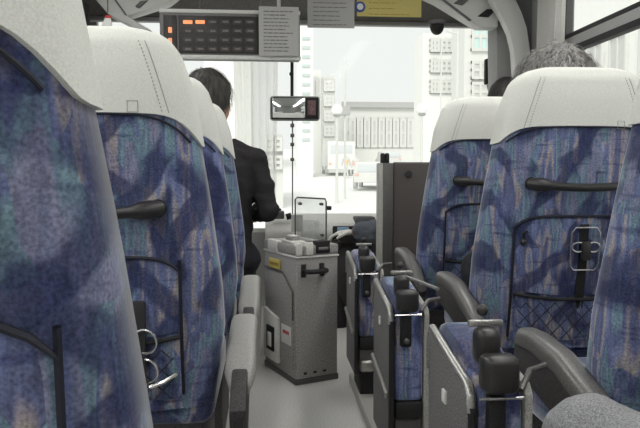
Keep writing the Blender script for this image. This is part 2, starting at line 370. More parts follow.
bwin(r0, 36, 472, 495, 24, 50, O['green'], 3); bwin(r0, 36, 472, 495, 63, 78, O['win2'], 3); bwin(r0, 36, 472, 495, 84, 100, O['win2'], 3)
r0, _, _ = ext('shop_building', 'grey narrow shopfront seen left of the mirror pole beside the curtain', 264, 283, 134, 180, 26, 5, O['grey'])
for a, c in ((266, 273), (275, 281)):
    for k in range(2): bwin(r0, 26, a, c, 139+k*18, 150+k*18, O['dgrey'] if k else O['win2'], 1)
r0, _, _ = ext('office_building', 'tall pale block behind the long curtain on the left', 205, 250, -10, 150, 58, 12, O['pale'])
# building beside the bus, through the right side window
rb = thing('street_building', 'pale facade with large grey windows seen through the right side window', 'building', (13, 14, -1.5))
MB().box((0, -8, -.5), (6, 16, 11.5)).build('wall', O['pale'], rb, False)
for k, (ya, yb, zb) in enumerate(((10.7, 11.7, 7.5), (9.0, 10.1, 7.5), (6.9, 8.1, 7.5), (4.5, 5.9, 7.5))):
    o = MB().box((-.08, ya, 5.4), (.1, yb, zb)).build('window', O['win2'], rb, False)
    f = MB(); f.box((-.14, ya-.06, 5.35), (0, ya+.04, zb+.05)); f.box((-.14, yb-.04, 5.35), (0, yb+.06, zb+.05)); f.box((-.14, ya, zb-.06), (0, yb, zb+.06)); f.box((-.14, (ya+yb)/2-.03, 5.4), (0, (ya+yb)/2+.03, zb)); f.build('window_frame', O['grey'], o, False)
# street lamps with globes, signal, pole
def street_lamp(px, py, Y, label):
    p = at(px, py, Y); t = thing('street_lamp', label, 'street lamp', (p.x, Y, gz(Y)), 0, 'street lamps'); h = p.z-gz(Y)
    MB().tube([(0, 0, 0), (0, 0, h)], .06, 8).build('pole', O['grey'], t)
    MB().ball((0, 0, h), .26*Y/30, 16).build('globe', O['lamp'], t)
    MB().tube([(0, 0, h-.3), (0, 0, h-.22)], [.1, .2], 10).build('collar', O['dgrey'], t)
street_lamp(337, 110, 28, 'street lamp with white globe just right of the hanging mirror'); street_lamp(422, 109, 28, 'street lamp with white globe beside the right front seat')
p = at(345, 111, 30); t = thing('utility_pole', 'tall thin street pole with a grey signal box near the left globe lamp', 'pole', (p.x, 30, gz(30)))
MB().tube([(0, 0, 0), (0, 0, at(345, 60, 30).z-gz(30))], .05, 8).build('pole', O['grey'], t); MB().box((-.22, -.2, p.z-gz(30)-.2), (.22, .1, p.z-gz(30)+.2), .03).build('signal_box', O['dgrey'], t)
p = at(430, 40, 24); t = thing('utility_pole', 'thin pale street pole in front of the block with paired windows', 'pole', (at(441, 80, 24).x, 24, gz(24)))
MB().tube([(0, 0, 0), (0, 0, at(441, 52, 24).z-gz(24))], .03, 8).build('pole', O['grey'], t)
p = at(458, 40, 22); t = thing('utility_pole', 'pale street pole with a small arm near the windscreen top right', 'pole', (p.x, 22, gz(22)))
MB().tube([(0, 0, 0), (0, 0, at(461, 30, 22).z-gz(22))], .05, 8).build('pole', O['grey'], t); MB().tube([(0, 0, at(461, 34, 22).z-gz(22)), (-.4, 0, at(461, 31, 22).z-gz(22))], .04, 8).build('arm', O['grey'], t)
def vehicle(px, Y, L, W, H, m, name, label, van=False, rz=0):
    p = at(px, 160, Y); t = thing(name, label, 'vehicle', (p.x, Y, gz(Y)+.02), rz)
    if van: prof = [(-L/2, .35), (L/2, .35), (L/2, H*.55), (L/2-.4, H), (-L/2+.1, H), (-L/2, H*.9)]
    else: prof = [(-L/2, .35), (L/2, .35), (L/2, .8), (L/2-.9, .95), (L/2-1.5, H), (-L/2+.8, H), (-L/2+.2, .98), (-L/2, .9)]
    MB().prism([(-W/2, y, z) for y, z in prof], (W, 0, 0), .06).build('body', m, t)
    MB().box((-W/2+.18, -L/2-.02, H*.62), (W/2-.18, -L/2+(.04 if van else .5), H*.9), .03).build('rear_window', O['cargl'], t)
    for sx in (-1, 1):
        MB().box((sx*(W/2-.16)-.1, -L/2-.05, .7), (sx*(W/2-.16)+.1, -L/2+.03, .85), .01).build('tail_lamp', O['redv'], t)
        for sy in (-1, 1): MB().tube([(sx*W/2-.1, sy*L*.32, .32), (sx*W/2+.1, sy*L*.32, .32)], .32, 16).build('wheel', O['tyre'], t)
vehicle(338, 50, 4.8, 2.0, 2.4, O['pale'], 'van', 'white van stopped ahead in the street', True)
vehicle(374, 36, 4.2, 1.75, 1.45, O['pale2'], 'car', 'pale car at the kerb left of the black partition knob', False, -.25)
vehicle(388, 62, 4.3, 1.75, 1.5, O['grey'], 'car', 'grey car farther up the street on the right')
# ------------------------------------------------------------ coach seats
WT = [(.42, .27), (.60, .295), (.71, .29), (.92, .264), (1.09, .238), (1.16, .227), (1.21, .209), (1.245, .197), (1.268, .177), (1.283, .150), (1.29, .105)]
def interp(T, z):
    if z <= T[0][0]: return T[0][1]
    for (a, u), (c, v) in zip(T, T[1:]):
        if z <= c: return u+(v-u)*(z-a)/(c-a)
    return T[-1][1]
TT = [(.42, .06), (.7, .072), (1.0, .066), (1.2, .056), (1.26, .044), (1.285, .022), (1.29, .01)]
def cy(z): return (1.29-z)*.10+.06                    # the back leans: its foot is farther forward
def sect(z, th, off=0.0):
    wd, tk = interp(WT, z)+off, interp(TT, z)+off; c, s = math.cos(th), math.sin(th); n = 2/3.4
    x = wd*math.copysign(abs(c)**n, c); y = tk*math.copysign(abs(s)**n, s)
    y += .05*min(1, tk/.06)*(abs(x)/max(wd, .01))**2.5*(1 if s > 0 else .35)   # wings curve forward
    return Vector((x, cy(z)+y, z))
def rear(x, z, off=0.0):
    """point on the rear face of the back"""
    wd, tk = interp(WT, z), interp(TT, z); u = min(abs(x)/wd, .995); y = -tk*(1-u**3.4)**(1/3.4)+.05*min(1, tk/.06)*u**2.5*.35
    return Vector((x, cy(z)+y-off, z))
ZL = [.42, .45]+[.5+i*.05 for i in range(14)]+[1.18, 1.21, 1.235, 1.255, 1.268, 1.277, 1.284, 1.29]
NS = 48
def patch(xs, z0f, z1f, off, n=14, th=.006):
    t = MB(); rows = []
    for k in range(n+1):
        rows.append([rear(x, z0f(x)+(z1f(x)-z0f(x))*k/n, off) for x in xs])
    t.loft(rows, False, False); bmesh.ops.solidify(t.b, geom=list(t.b.faces), thickness=-th); bmesh.ops.recalc_face_normals(t.b, faces=t.b.faces); return t
def make_seat(right):
    t = thing('coach_seat', 'x', 'seat', (0, 0, 0), 0, 'coach seats')
    b = MB(); b.loft([[sect(z, 2*PI*k/NS) for k in range(NS)] for z in ZL]); back = b.build('backrest', M['fabric'], t)
    # white headrest cover
    rings = []
    for k in range(15):
        f = k/14; ring = []
        for i in range(NS):
            th = 2*PI*i/NS; c = abs(math.cos(th))
            zlow = (1.118-.05*c**5 if right else 1.108-.068*c**5) if math.sin(th) < 0 else (1.068 if right else 1.04)
            z = zlow+(1.29-zlow)*(1-(1-f)**1.6); p = sect(min(z, 1.29), th, .007); p.z += .008*f
            ring.append(p)
        rings.append(ring)
    b = MB(); inner = [sect(p.z, 2*PI*i/NS, -.002) for i, p in enumerate(rings[0])]; b.loft([inner]+rings, False)
    b.b.faces.new([v for v in b.b.verts[-NS:]]) if False else None
    bmesh.ops.holes_fill(b.b, edges=[e for e in b.b.edges if e.is_boundary and all(v.co.z > 1.28 for v in e.verts)], sides=0)
    cv = b.build('headrest_cover', M['cover'], t)
    for s in (-1, 1):
        b = MB(); sx = lambda z: .125+.062*((1.285-z)/.18)**.75
        b.tube([rear(s*sx(z), z, .0085) for z in [1.284-i*.0125 for i in range(15)]], .0012, 5)
        for i in range(22):
            z = 1.28-i*.0078; b.tube([rear(s*(sx(z)-.013), z, .0082), rear(s*(sx(z-.003)-.013), z-.004, .0082)], .0013, 4)
        b.build('seam', M['stitch'], cv)
    b = MB(); b.tube([rear(.235*math.sin(a), (1.115 if right else 1.105)-(.05 if right else .068)*abs(math.sin(a))**5+.001, .006) for a in [(-1+i/12)*1.35 for i in range(25)]], .0028, 6); b.build('cover_hem', M['piping'], cv)
    tg = MB(); q = [(.10, 1.11), (.122, 1.11), (.122, 1.134), (.10, 1.134)]
    tg.tube([rear(x, z, .008) for x, z in q], .0011, 4, True); tg.build('care_tag', M['stitch'], cv)
    # grab handle
    hz = .945 if right else .90; zt = .842 if right else .787
    pts = []; rr = []
    for i in range(17):
        u = -1+i/8; x = .165*u; z = hz-.012*(1-u*u); lift = .032*(1-abs(u)**4)+.006
        pts.append(rear(x, z, lift)); rr.append(.0125+.0085*max(0, min(1, (abs(u)-.62)/.14)) if abs(u) < .99 else .017)
    h = MB().tube(pts, rr, 12).build('grab_handle', M['black'], t)
    for s in (-1, 1): MB().ball(rear(s*.158, hz, .006), (.020, .012, .020), 14).build('handle_end', M['black2'], h)
    # pocket panel, its dark edging, the net below
    hw = .198; xs = [-hw+2*hw*i/20 for i in range(21)]
    top = lambda x: zt-.035*(abs(x)/hw)**7
    pk = patch(xs, lambda x: .615-.02*(1-(x/hw)**2), top, .006).build('pocket_panel', M['fabric'], t)
    b = MB(); path = [rear(-hw-.004, z, .008) for z in [.46+i*.04 for i in range(9)]]+[rear(x*1.02, top(x)+.003, .010) for x in xs]+[rear(hw+.004, z, .008) for z in [.78-i*.04 for i in range(9)]]
    b.tube(path, .0042, 6); b.build('panel_piping', M['piping'], t)
    nt = patch(xs, lambda x: .45, lambda x: .600-.02*(1-(x/hw)**2), .012).build('seat_pocket', M['fabric'], t)
    b = MB()
    for k in range(-9, 10):
        for sg in (-1, 1):
            pp = [(k*.045+sg*(z-.45)*.9, z) for z in [.455, .48, .505, .53, .555, .575]]; pp = [(x, z) for x, z in pp if abs(x) < hw-.006]
            if len(pp) > 1: b.tube([rear(x, z, .019) for x, z in pp], .0014, 4)
    b.build('netting', M['net'], nt)
    MB().tube([rear(x, .604-.02*(1-(x/hw)**2), .018) for x in xs], .0055, 6).build('pocket_hem', M['black2'], t)
    # cushion, base
    b = MB(); b.box((-.27, .12, .36), (.27, .62, .50), .045, 4); b.build('seat_cushion', M['fabric'], t)
    b = MB(); b.box((-.24, .14, .02), (.24, .50, .37), .01); b.build('seat_base', M['armside'], t)
    # armrests: arched pad, side plate
    for s in ((-1, 1)):
        out = (s < 0) if right else (s > 0)
        xa = (s*.315 if right else s*.336) if out else s*.305
        dy, dz = (0, 0) if right else (-.07, -.03)
        prof = [(y+dy, z+dz) for y, z in [(-.02 if right else .08, .52 if right else .545), (.12, .575), (.25, .612), (.38, .622), (.44, .617), (.475, .60)]]
        wl = .028 if right else .036; rings = []
        for i, (y, z) in enumerate(prof):
            k = .62 if i in (0, len(prof)-1) else 1
            rings.append([Vector((xa+wl*k*math.copysign(abs(math.cos(a))**.6, math.cos(a)), y, z-.024+.024*k*math.copysign(abs(math.sin(a))**.7, math.sin(a)))) for a in [2*PI*j/14 for j in range(14)]])
        ar = bpy.data.objects.new('armrest', None); COL.objects.link(ar); ar.parent = t
        MB().loft(rings).build('arm_pad', M['arm' if right else 'pad'], ar)
        poly = [(-.02, .51), (.10, .56), (.25, .595), (.38, .605), (.44, .60), (.478, .57), (.482, .535), (.455, .505), (.38, .495), (.26, .475), (.12, .42), (.02, .38)]
        poly = [(y+dy, z+dz) for y, z in poly]
        MB().prism([Vector((xa-.018, y, z)) for y, z in poly], (.036, 0, 0), .006).build('arm_panel', M['armside'], ar)
        MB().box((xa-.012, -.086 if not right else -.026, .40), (xa+.012, -.078 if not right else -.014, .455), .003).build('recline_button', M['black'], ar)
    return t
def holder(t, x, z, strap):
    """folding wire drink holder clipped to the seat back"""
    h = bpy.data.objects.new('drink_holder', None); COL.objects.link(h); h.parent = t
    if strap: patch([x-.014, x, x+.014], lambda q: z-.19, lambda q: z+.075, .012, 8, .003).build('strap', M['black2'], h)
    w = .045; c = [(-w, .05), (-w+.012, .066), (w-.012, .066), (w, .05), (w, -.05), (w-.012, -.066), (-w+.012, -.066), (-w, -.05)]
    MB().tube([rear(x+a, z+q, .022) for a, q in c], .0028, 8, True).build('wire_frame', M['chrome'], h)
    for s in (-1, 1):
        MB().tube([rear(x+s*.024+.02*math.cos(a), z+.006+.015*math.sin(a), .027) for a in [2*PI*k/16 for k in range(16)]], .003, 8, True).build('wire_loop', M['chrome'], h)
    p = rear(x, z-.005, .028); MB().box(p-Vector((.014, .008, .03)), p+Vector((.014, .008, .028)), .004).build('clip', M['black'], h)
SL, SR = make_seat(False), make_seat(True)
def put(src, x, Y, label, first=False, s=1.0, rz=0):
    o = src if first else copy_tree(src); o.location = (x, Y, 0); o['label'] = label; o.scale = (s, s, 1); o.rotation_euler = (0, 0, rz); return o
CL = -.402
l1 = put(SL, CL-.006, .49, 'nearest left-hand seat back filling the left edge, blue moquette under white cover', True)
l2 = put(SL, CL, 1.44, 'second left-hand seat back with white cover and chrome cup rings')
l3 = put(SL, CL, 2.13, 'third left-hand seat, directly behind the standing man')
l4 = put(SL, CL, 2.93, 'front left-hand seat, farthest of the left row, beside the grey fare box')
for c in list(l4.children):
    if c.name.startswith('armrest') and c.children[0].data.vertices[0].co.x > 0:
        for g in list(c.children): bpy.data.objects.remove(g)
        bpy.data.objects.remove(c)
r1 = put(SR, .955, 1.90, 'right-hand seat with grey-haired passenger, black grab handle and cup holder', True)
r2 = put(SR, .955, 2.68, 'front right-hand seat beside the dark driver partition')
r0 = put(SR, .92, 1.03, 'right edge seat back showing only its curved blue side, nearest right-hand seat')
rm = put(SR, .95, .18, 'right-hand seat under the passenger in grey trousers')
for c in l1.children:
    if c.name.split('.')[0] in ('pocket_panel', 'panel_piping', 'seat_pocket', 'pocket_hem'): c.location.z = .075; c.location.x = .035
    if c.name.startswith('grab_handle'): c.location = (.02, 0, .045)
holder(r1, .012, .745, True)
h = bpy.data.objects.new('coat_hook', None); COL.objects.link(h); h.parent = r1
MB().ball(rear(-.175, .765, .012), (.010, .012, .012), 12).build('knob', M['black'], h); MB().tube([rear(-.175, .775, .012), rear(-.178, .79, .014), rear(-.165, .80, .016)], .004, 6).build('hook', M['black2'], h)
# open double cup rings on the second left seat
h = bpy.data.objects.new('drink_holder', None); COL.objects.link(h); h.parent = l2
for z in (.60, .53): MB().tube([rear(.125+.027*math.cos(a), z+.028*math.sin(a), .022+.02*(math.cos(a)+1)*.5) for a in [2*PI*k/20 for k in range(20)]], .0028, 8, True).build('wire_loop', M['chrome'], h)
p = rear(.105, .58, .02); MB().box(p-Vector((.02, .01, .10)), p+Vector((.02, .008, .11)), .004).build('bracket', M['black'], h)
MB().tube([rear(.13, .49, .03), rear(.16, .50, .03), rear(.19, .515, .02)], .005, 6).build('strap_clip', M['chrome'], h)

# ------------------------------------------------------------ folded jump seats along the aisle
def make_jump():
    t = thing('jump_seat', 'x', 'folding seat', (0, 0, 0), 0, 'folded aisle jump seats')
    z_f, z_n = .618, .575
    poly = [(0, .14), (0, z_f-.012), (-.012, z_f), (-.27, z_n+.004), (-.285, z_n-.015), (-.285, .14)]
    pn = MB().prism([Vector((0, y, z)) for y, z in poly], (.014, 0, 0), .003).build('side_panel', M['carpet'], t)
    MB().tube([(.004, -.0, z_f-.09), (.004, .0, z_f-.02), (.004, -.014, z_f), (.004, -.265, z_n+.002), (.004, -.285, z_n-.014), (.004, -.290, z_n-.04)], .0095, 10).build('top_rail', M['metal'], t)
    MB().tube([(.006, -.292, z_n-.03), (.006, -.292, .15)], .0085, 8).build('front_edge', M['black2'], t)
    MB().tube([(-.003, -.01, .365), (-.003, -.272, .315)], .0095, 8).build('lower_rail', M['metal'], t)
    MB().box((-.005, -.15, .50), (.002, -.125, .525), .001).build('switch_plate', M['white'], t)
    prof = [(-.285, .30), (-.287, .53), (-.275, .575), (-.24, .602), (-.16, .628), (-.06, .64), (-.01, .628), (0, .60), (0, .30)]
    b = MB(); b.prism([Vector((.016, y, z)) for y, z in prof], (.086, 0, 0), .014); b.build('cushion', M['fabric'], t)
    MB().box((.018, -.291, .245), (.10, -.02, .30), .01).build('cushion_foot', M['black2'], t)
    MB().prism([Vector((.104, y, z)) for y, z in poly], (.016, 0, 0), .004).build('edge_strip', M['strip'], t)
    MB().box((.02, -.29, .15), (.085, -.22, .205), .018, 3).build('hinge_foot', M['metal'], t); MB().box((.02, -.283, .2), (.1, -.03, .25), .004).build('hinge_cover', M['dmetal'], t)
    MB().box((.03, -.24, .002), (.09, -.04, .22), .006).build('pedestal', M['black2'], t)
    # headrest latch
    l = bpy.data.objects.new('latch', None); COL.objects.link(l); l.parent = t
    MB().box((.016, -.33, .575), (.080, -.28, .64), .014, 3).build('latch_cap', M['black'], l)
    MB().box((.018, -.285, .61), (.062, -.235, .675), .014, 3).build('latch_housing', M['black'], l)
    MB().box((.03, -.31, .47), (.062, -.285, .57), .006).build('bracket', M['black2'], l)
    MB().ball((.046, -.312, .49), .009, 10).build('bolt', M['dmetal'], l)
    MB().tube([(.01, -.318, .568), (.088, -.318, .568)], .003, 8).build('pin', M['chrome'], l)
    MB().box((.01, -.25, .674), (.076, -.238, .686), .004).build('plate', M['metal'], l); MB().ball((.045, -.22, .698), .011, 12).build('knob', M['black'], l)
    MB().tube([(.09, -.30, .575), (.118, -.27, .60), (.16, -.24, .60)], .006, 8).build('strut', M['dmetal'], l)
    return t
J = make_jump(); JX = .353
for i, (Y, lab) in enumerate(((1.40, 'nearest folded jump seat with large black latch box'), (2.157, 'middle folded jump seat of the three along the aisle'), (2.92, 'farthest folded jump seat, nearest the fare box'))):
    o = J if i == 0 else copy_tree(J); o.location = (JX, Y, 0); o['label'] = lab; o.scale = (1, 1, 1.035 if i == 0 else 1)
    if i == 1: MB().tube([at(403, 275.5, 2.3)-o.location, at(438, 289, 2.0)-o.location], .006, 8).build('rod', M['metal'], o)
struct(MB().box((JX+.02, BY+.02, .0), (RX-.001, 2.98, .045), .004).build('trim_8', M['strip']))
for o in bpy.data.objects:
    pass
# ------------------------------------------------------------ fare box
fb = thing('fare_box', 'grey fare box with black handle standing at the end of the aisle', 'fare box', (.124, 2.95, 0), R(23))
W, D, H = .218, .365, .60
MB().box((0, 0, .02), (W, D, H), .006).build('body', M['box'], fb)
MB().box((-.004, -.004, 0), (W+.004, D+.004, .028), .004).build('plinth', M['dmetal'], fb)
MB().box((-.003, -.004, H), (W+.003, D+.004, H+.045), .008).build('top_cover', M['box'], fb)
MB().box((-.004, -.006, H-.012), (W+.004, D+.005, H-.004), .001).build('trim_line', M['boxl'], fb)
b = MB(); b.tube([(.035, -.005, .53), (.035, -.045, .53), (.05, -.055, .53), (.12, -.055, .53), (.135, -.045, .53), (.135, -.005, .53)], .011, 8); b.build('handle', M['black2'], fb)
MB().box((.025, -.008, .50), (.05, 0, .56), .003).build('handle_plate', M['black'], fb); MB().box((.12, -.008, .50), (.145, 0, .56), .003).build('handle_plate', M['black'], fb)
# raised panel lines on the left face (x = 0 side)
MB().prism([(-.006, .02, .06), (-.006, .02, .40), (-.006, .12, .50), (-.006, .30, .50), (-.006, .30, .30), (-.006, .17, .27), (-.006, .17, .09)], (.008, 0, 0), .002).build('side_door', M['box'], fb)
MB().tube([(-.007, .02, .30), (-.007, .02, .43), (-.007, .13, .51), (-.007, .35, .51)], .004, 6).build('door_groove', M['dmetal'], fb)
MB().prism([(-.02, .17, .06), (-.02, .17, .28), (-.02, .34, .31), (-.02, .34, .06)], (.02, 0, 0), .004).build('coin_outlet', M['boxl'], fb)
MB().box((-.026, .20, .11), (-.018, .29, .23), .003).build('outlet_recess', M['black2'], fb); MB().box((-.03, .225, .13), (-.024, .265, .20), .002).build('outlet_flap', M['white'], fb)
MB().box((-.009, .04, .175), (-.005, .145, .262), .001).build('label', M['white'], fb)
b = MB()
for k in range(5): b.box((-.0105, .058+k*.014, .222), (-.009, .067+k*.014, .238))
b.build('label_print', M['red'], fb, False)
MB().box((-.009, .16, .515), (-.003, .29, .56), .001).build('yellow_label', M['ylabel'], fb)
b = MB()
for k in range(8): b.box((-.0105, .175+k*.013, .53), (-.009, .184+k*.013, .545))
b.build('yellow_label_print', M['yprint'], fb, False)
for k in range(3): MB().box((.04+k*.05, -.003, .045), (.055+k*.05, .001, .055)).build('slot', M['black2'], fb, False)
TZ = H+.045; GX = .03
MB().box((.01, .06, TZ), (.08, .18, TZ+.014), .008).build('coin_tray', M['boxl'], fb)
MB().box((.02, .09, TZ+.012), (.07, .16, TZ+.034), .006).build('coin_hopper', M['box'], fb); MB().box((.028, .10, TZ+.032), (.062, .15, TZ+.038), .003).build('hopper_window', M['white'], fb)
MB().box((.10, -.008, H+.004), (.175, .03, TZ+.018), .006).build('ticket_slot', M['black2'], fb); MB().box((.112, -.012, H+.02), (.163, -.006, H+.034), .002).build('slot_lip', M['metal'], fb)
MB().box((-.008, .20, H-.005), (.02, .31, TZ+.006), .005).build('card_reader', M['boxl'], fb); MB().box((.0, -.01, H+.0), (.03, .02, TZ+.012), .004).build('reader_tab', M['boxl'], fb); MB().box((.05, -.012, H+.0), (.085, .02, TZ+.012), .004).build('reader_tab', M['boxl'], fb)
b = MB(); b.tube([(.03+GX, .13, TZ), (.03+GX, .13, TZ+.205), (.040+GX, .13, TZ+.215), (.19+GX, .13, TZ+.205), (.196+GX, .13, TZ+.19), (.196+GX, .13, TZ-.02)], .004, 8); b.build('guard_frame', M['dmetal'], fb)
MB().prism([(.04+GX, .128, TZ+.01), (.036+GX, .128, TZ+.21), (.192+GX, .128, TZ+.20), (.192+GX, .128, TZ+.01)], (0, .004, 0)).build('acrylic_guard', M['acrylic'], fb, False)
for x, z in ((.055+GX, .185), (.17+GX, .18), (.175+GX, .03)): MB().tube([(x, .12, TZ+z), (x, .14, TZ+z)], .007, 8).build('clamp', M['dmetal'], fb)
MB().box((.20+GX, .12, TZ+.15), (.222+GX, .15, TZ+.17), .004).build('clamp_knob', M['black'], fb)
MB().box((.05, .15, TZ+.05), (.11, .156, TZ+.13), .002).build('notice_card', M['paper'], fb); MB().box((.12, .11, TZ+.0), (.18, .20, TZ+.10), .003).build('ticket_holder', M['acrylic'], fb)
MB().box((.085, .20, 0), (.18, .3, .02), .003).build('foot', M['black2'], fb)

# ------------------------------------------------------------ partition behind the driver
pt = thing('partition', 'dark brown partition panel with round bolt in front of the right front seat', 'partition', (.6, 3.6, 0))
MB().box((.091, 0, .05), (.62, .03, E+.055), .04, 4).build('panel', mat('brown_panel', (82, 76, 74), .6, .2), pt)
for q in (at(408.5, 174, 3.6),): MB().tube([(q.x-.6, -.012, q.z), (q.x-.6, 0, q.z)], .018, 14).build('bolt', M['black'], pt)
MB().box((.032, -.02, 0), (.092, .05, E+.05), .008).build('post', M['dmetal'], pt); MB().box((.008, -.025, 0), (.034, .05, E+.05), .006).build('post_edge', M['strip'], pt)
for dx in (.035, .06): MB().box((dx-.010, -.01, E+.04), (dx+.012, .03, E+.105), .009, 3).build('knob', M['black2'], pt)
# ------------------------------------------------------------ dashboard, wheel, lever, driver seat
db = thing('dashboard', 'pale dashboard top running under the windscreen behind the fare box', 'dashboard', (0, 4.6, -.03))
b = MB(); b.prism([(-.02, .40, .66), (-.02, .15, .71), (-.02, -.12, .66), (-.02, -.16, .60), (-.02, -.14, .54), (-.02, .40, .54)], (1.8, 0, 0), .02); b.build('top', M['boxl'], db); MB().box((-.01, -.12, .03), (1.76, .38, .55), .01).build('body', M['armside'], db)
MB().box((.44, -.175, .52), (.72, -.14, .64), .008).build('instrument_panel', M['black2'], db); MB().box((.47, -.182, .605), (.55, -.17, .635), .003).build('blue_display', mat('blue_panel', (150, 185, 212), .5, .05), db)
MB().box((.66, -.186, .555), (.70, -.17, .60), .003).build('gauge', M['dmetal'], db)
MB().box((.60, -.13, .64), (.74, .0, .70), .01).build('instrument_hood', M['dgrey'], db)
MB().box((.02, -.16, .69), (.11, -.08, .745), .008).build('ticket_machine', M['dmetal'], db); MB().box((.04, -.12, .74), (.09, -.09, .76), .004).build('machine_cap', M['black2'], db)
MB().tube([(.125, -.1, .70), (.16, -.1, .71)], .022, 12).build('machine_dial', M['black2'], db)
sw = thing('steering_wheel', 'black steering wheel rim glimpsed left of the dark partition', 'steering wheel', (1.12, 4.30, .80))
mt = Matrix.Rotation(R(35), 4, 'X'); c = [mt @ Vector((0.25*math.cos(a), 0.25*math.sin(a), .10)) for a in [2*PI*k/40 for k in range(40)]]
MB().tube(c, .014, 10, True).build('rim', M['black'], sw); MB().tube([mt @ Vector((0, 0, .1)), mt @ Vector((0, 0, -.2))], .035, 12).build('column', M['black2'], sw)
for a in (R(90), R(210), R(330)): MB().tube([mt @ Vector((0, 0, .1)), mt @ Vector((0.245*math.cos(a), 0.245*math.sin(a), .1))], .014, 8).build('spoke', M['black2'], sw)
gl = thing('gear_lever', 'black gear lever under the white-gloved hand', 'lever', (.43, 4.12, 0))
MB().tube([(0, 0, 0), (0, 0, .50)], .012, 10).build('shaft', M['dmetal'], gl); MB().ball((0, 0, .525), .03, 14).build('knob', M['black'], gl); MB().tube([(0, 0, 0), (0, 0, .12), (0, 0, .2)], [.09, .07, .02], 14).build('boot', M['black2'], gl)
ds = thing('driver_seat', 'dark driver seat hidden behind the partition and right front seat', 'seat', (1.38, 3.95, 0))
MB().box((-.27, -.22, .36), (.27, .25, .46), .04, 3).build('seat_cushion', M['dgrey'], ds); MB().box((-.2, -.15, 0), (.2, .2, .37), .01).build('seat_base', M['black2'], ds)
MB().box((-.26, -.30, .46), (.26, -.21, 1.05), .04, 3).build('backrest', M['dgrey'], ds)

# ------------------------------------------------------------ header fittings
fd = thing('fare_display', 'wide fare display board with rows of dark cells and orange lamps', 'display board', at(230, 35, 4.35))
def rel(o, px, py, Y): return at(px, py, Y)-o.location
A = rel(fd, 160, 58, 4.35); B = rel(fd, 300, 12, 4.35)
MB().box((A.x, 0, A.z), (B.x, .10, B.z), .008).build('housing', M['display'], fd)
MB().box((A.x-.004, -.012, A.z-.004), (B.x+.004, .01, A.z+.022), .004).build('lower_lip', M['lgrey'], fd)
MB().box((A.x-.002, -.010, B.z-.02), (B.x+.002, .01, B.z+.004), .004).build('upper_lip', M['lgrey'], fd)
C1 = rel(fd, 179, 53, 4.35); C2 = rel(fd, 258, 17, 4.35); MB().box((C1.x, -.012, C1.z), (C2.x, .0, C2.z), .003).build('screen', M['screen'], fd)
C1 = rel(fd, 164, 54, 4.35); C2 = rel(fd, 176.5, 15.5, 4.35); MB().box((C1.x, -.012, C1.z), (C2.x, .0, C2.z), .003).build('side_screen', M['screen'], fd)
for y in (30.4, 41.3):
    q = rel(fd, 170.4, y, 4.35); MB().box((q.x-.012, -.018, q.z-.018), (q.x+.012, -.01, q.z+.018), .004).build('lamp', M['orange'], fd)
for i in range(6):
    for j in range(4):
        q = rel(fd, 188+i*12.4, 22.5+j*9, 4.35); lit = (j == 0 and i < 2)
        if lit: MB().box((q.x-.030, -.018, q.z-.012), (q.x+.030, -.010, q.z+.012), .004).build('lit_digit', M['orange'], fd)
        else:
            c = MB().box((q.x-.030, -.016, q.z-.015), (q.x+.030, -.010, q.z+.015), .003).build('fare_cell', M['cell'], fd)
            MB().box((q.x-.016, -.019, q.z-.006), (q.x+.020, -.015, q.z+.006), .002).build('digit', M['print'], c)
MB().tube([((A.x+B.x)/2-.2, .06, B.z), ((A.x+B.x)/2-.2, .06, B.z+.30)], .014, 8).build('hanger', M['dmetal'], fd); MB().tube([((A.x+B.x)/2+.2, .06, B.z), ((A.x+B.x)/2+.2, .06, B.z+.30)], .014, 8).build('hanger', M['dmetal'], fd)
def paper(name, label, x0, y0, x1, y1, Y, m, rows, cat, ink='print', margin=.12, seedv=1, clip=False):
    t = thing(name, label, cat, at((x0+x1)/2, (y0+y1)/2, Y)); A = rel(t, x0, y1, Y); B = rel(t, x1, y0, Y)
    MB().box((A.x, 0, A.z), (B.x, .006, B.z), .001).build('sheet', m, t); b = MB(); rnd = random.Random(seedv); w = B.x-A.x; h = B.z-A.z
    for k in range(rows):
        z = B.z-h*(.1+.8*k/(rows-1)); x = A.x+w*margin; xe = B.x-w*margin-(w*.25*rnd.random())
        while x < xe:
            l = w*(.04+.12*rnd.random()); b.box((x, -.002, z-h*.008-.001), (min(x+l, xe), 0, z+h*.008+.001)); x += l+w*.02
    b.build('printed_lines', M[ink], t, False)
    if clip: MB().box((-.012, -.008, B.z-.01), (.012, .01, B.z+.09), .003).build('clip', M['metal'], t)
    return t
paper('paper_notice', 'printed paper notice fixed over the right end of the fare display', 259, 7, 298.7, 55.7, 4.32, M['paper'], 12, 'notice', clip=True)
paper('paper_notice', 'printed paper notice hanging over the windscreen top beside the yellow sticker', 307.5, -4, 354.5, 27.5, 4.55, M['paper'], 7, 'notice', seedv=3)
ys = paper('yellow_sticker', 'yellow notice strip with a blue ring on the dark roof header', 357, -4, 421.5, 16, 4.60, M['yellow'], 4, 'sign', ink='yprint', margin=.18, seedv=5)
q = rel(ys, 360, 7, 4.6); MB().tube([(q.x, -.008, q.z), (q.x, -.001, q.z)], .037, 20).build('blue_ring', M['blue'], ys); MB().tube([(q.x, -.012, q.z), (q.x, -.004, q.z)], .022, 20).build('ring_centre', M['white'], ys)
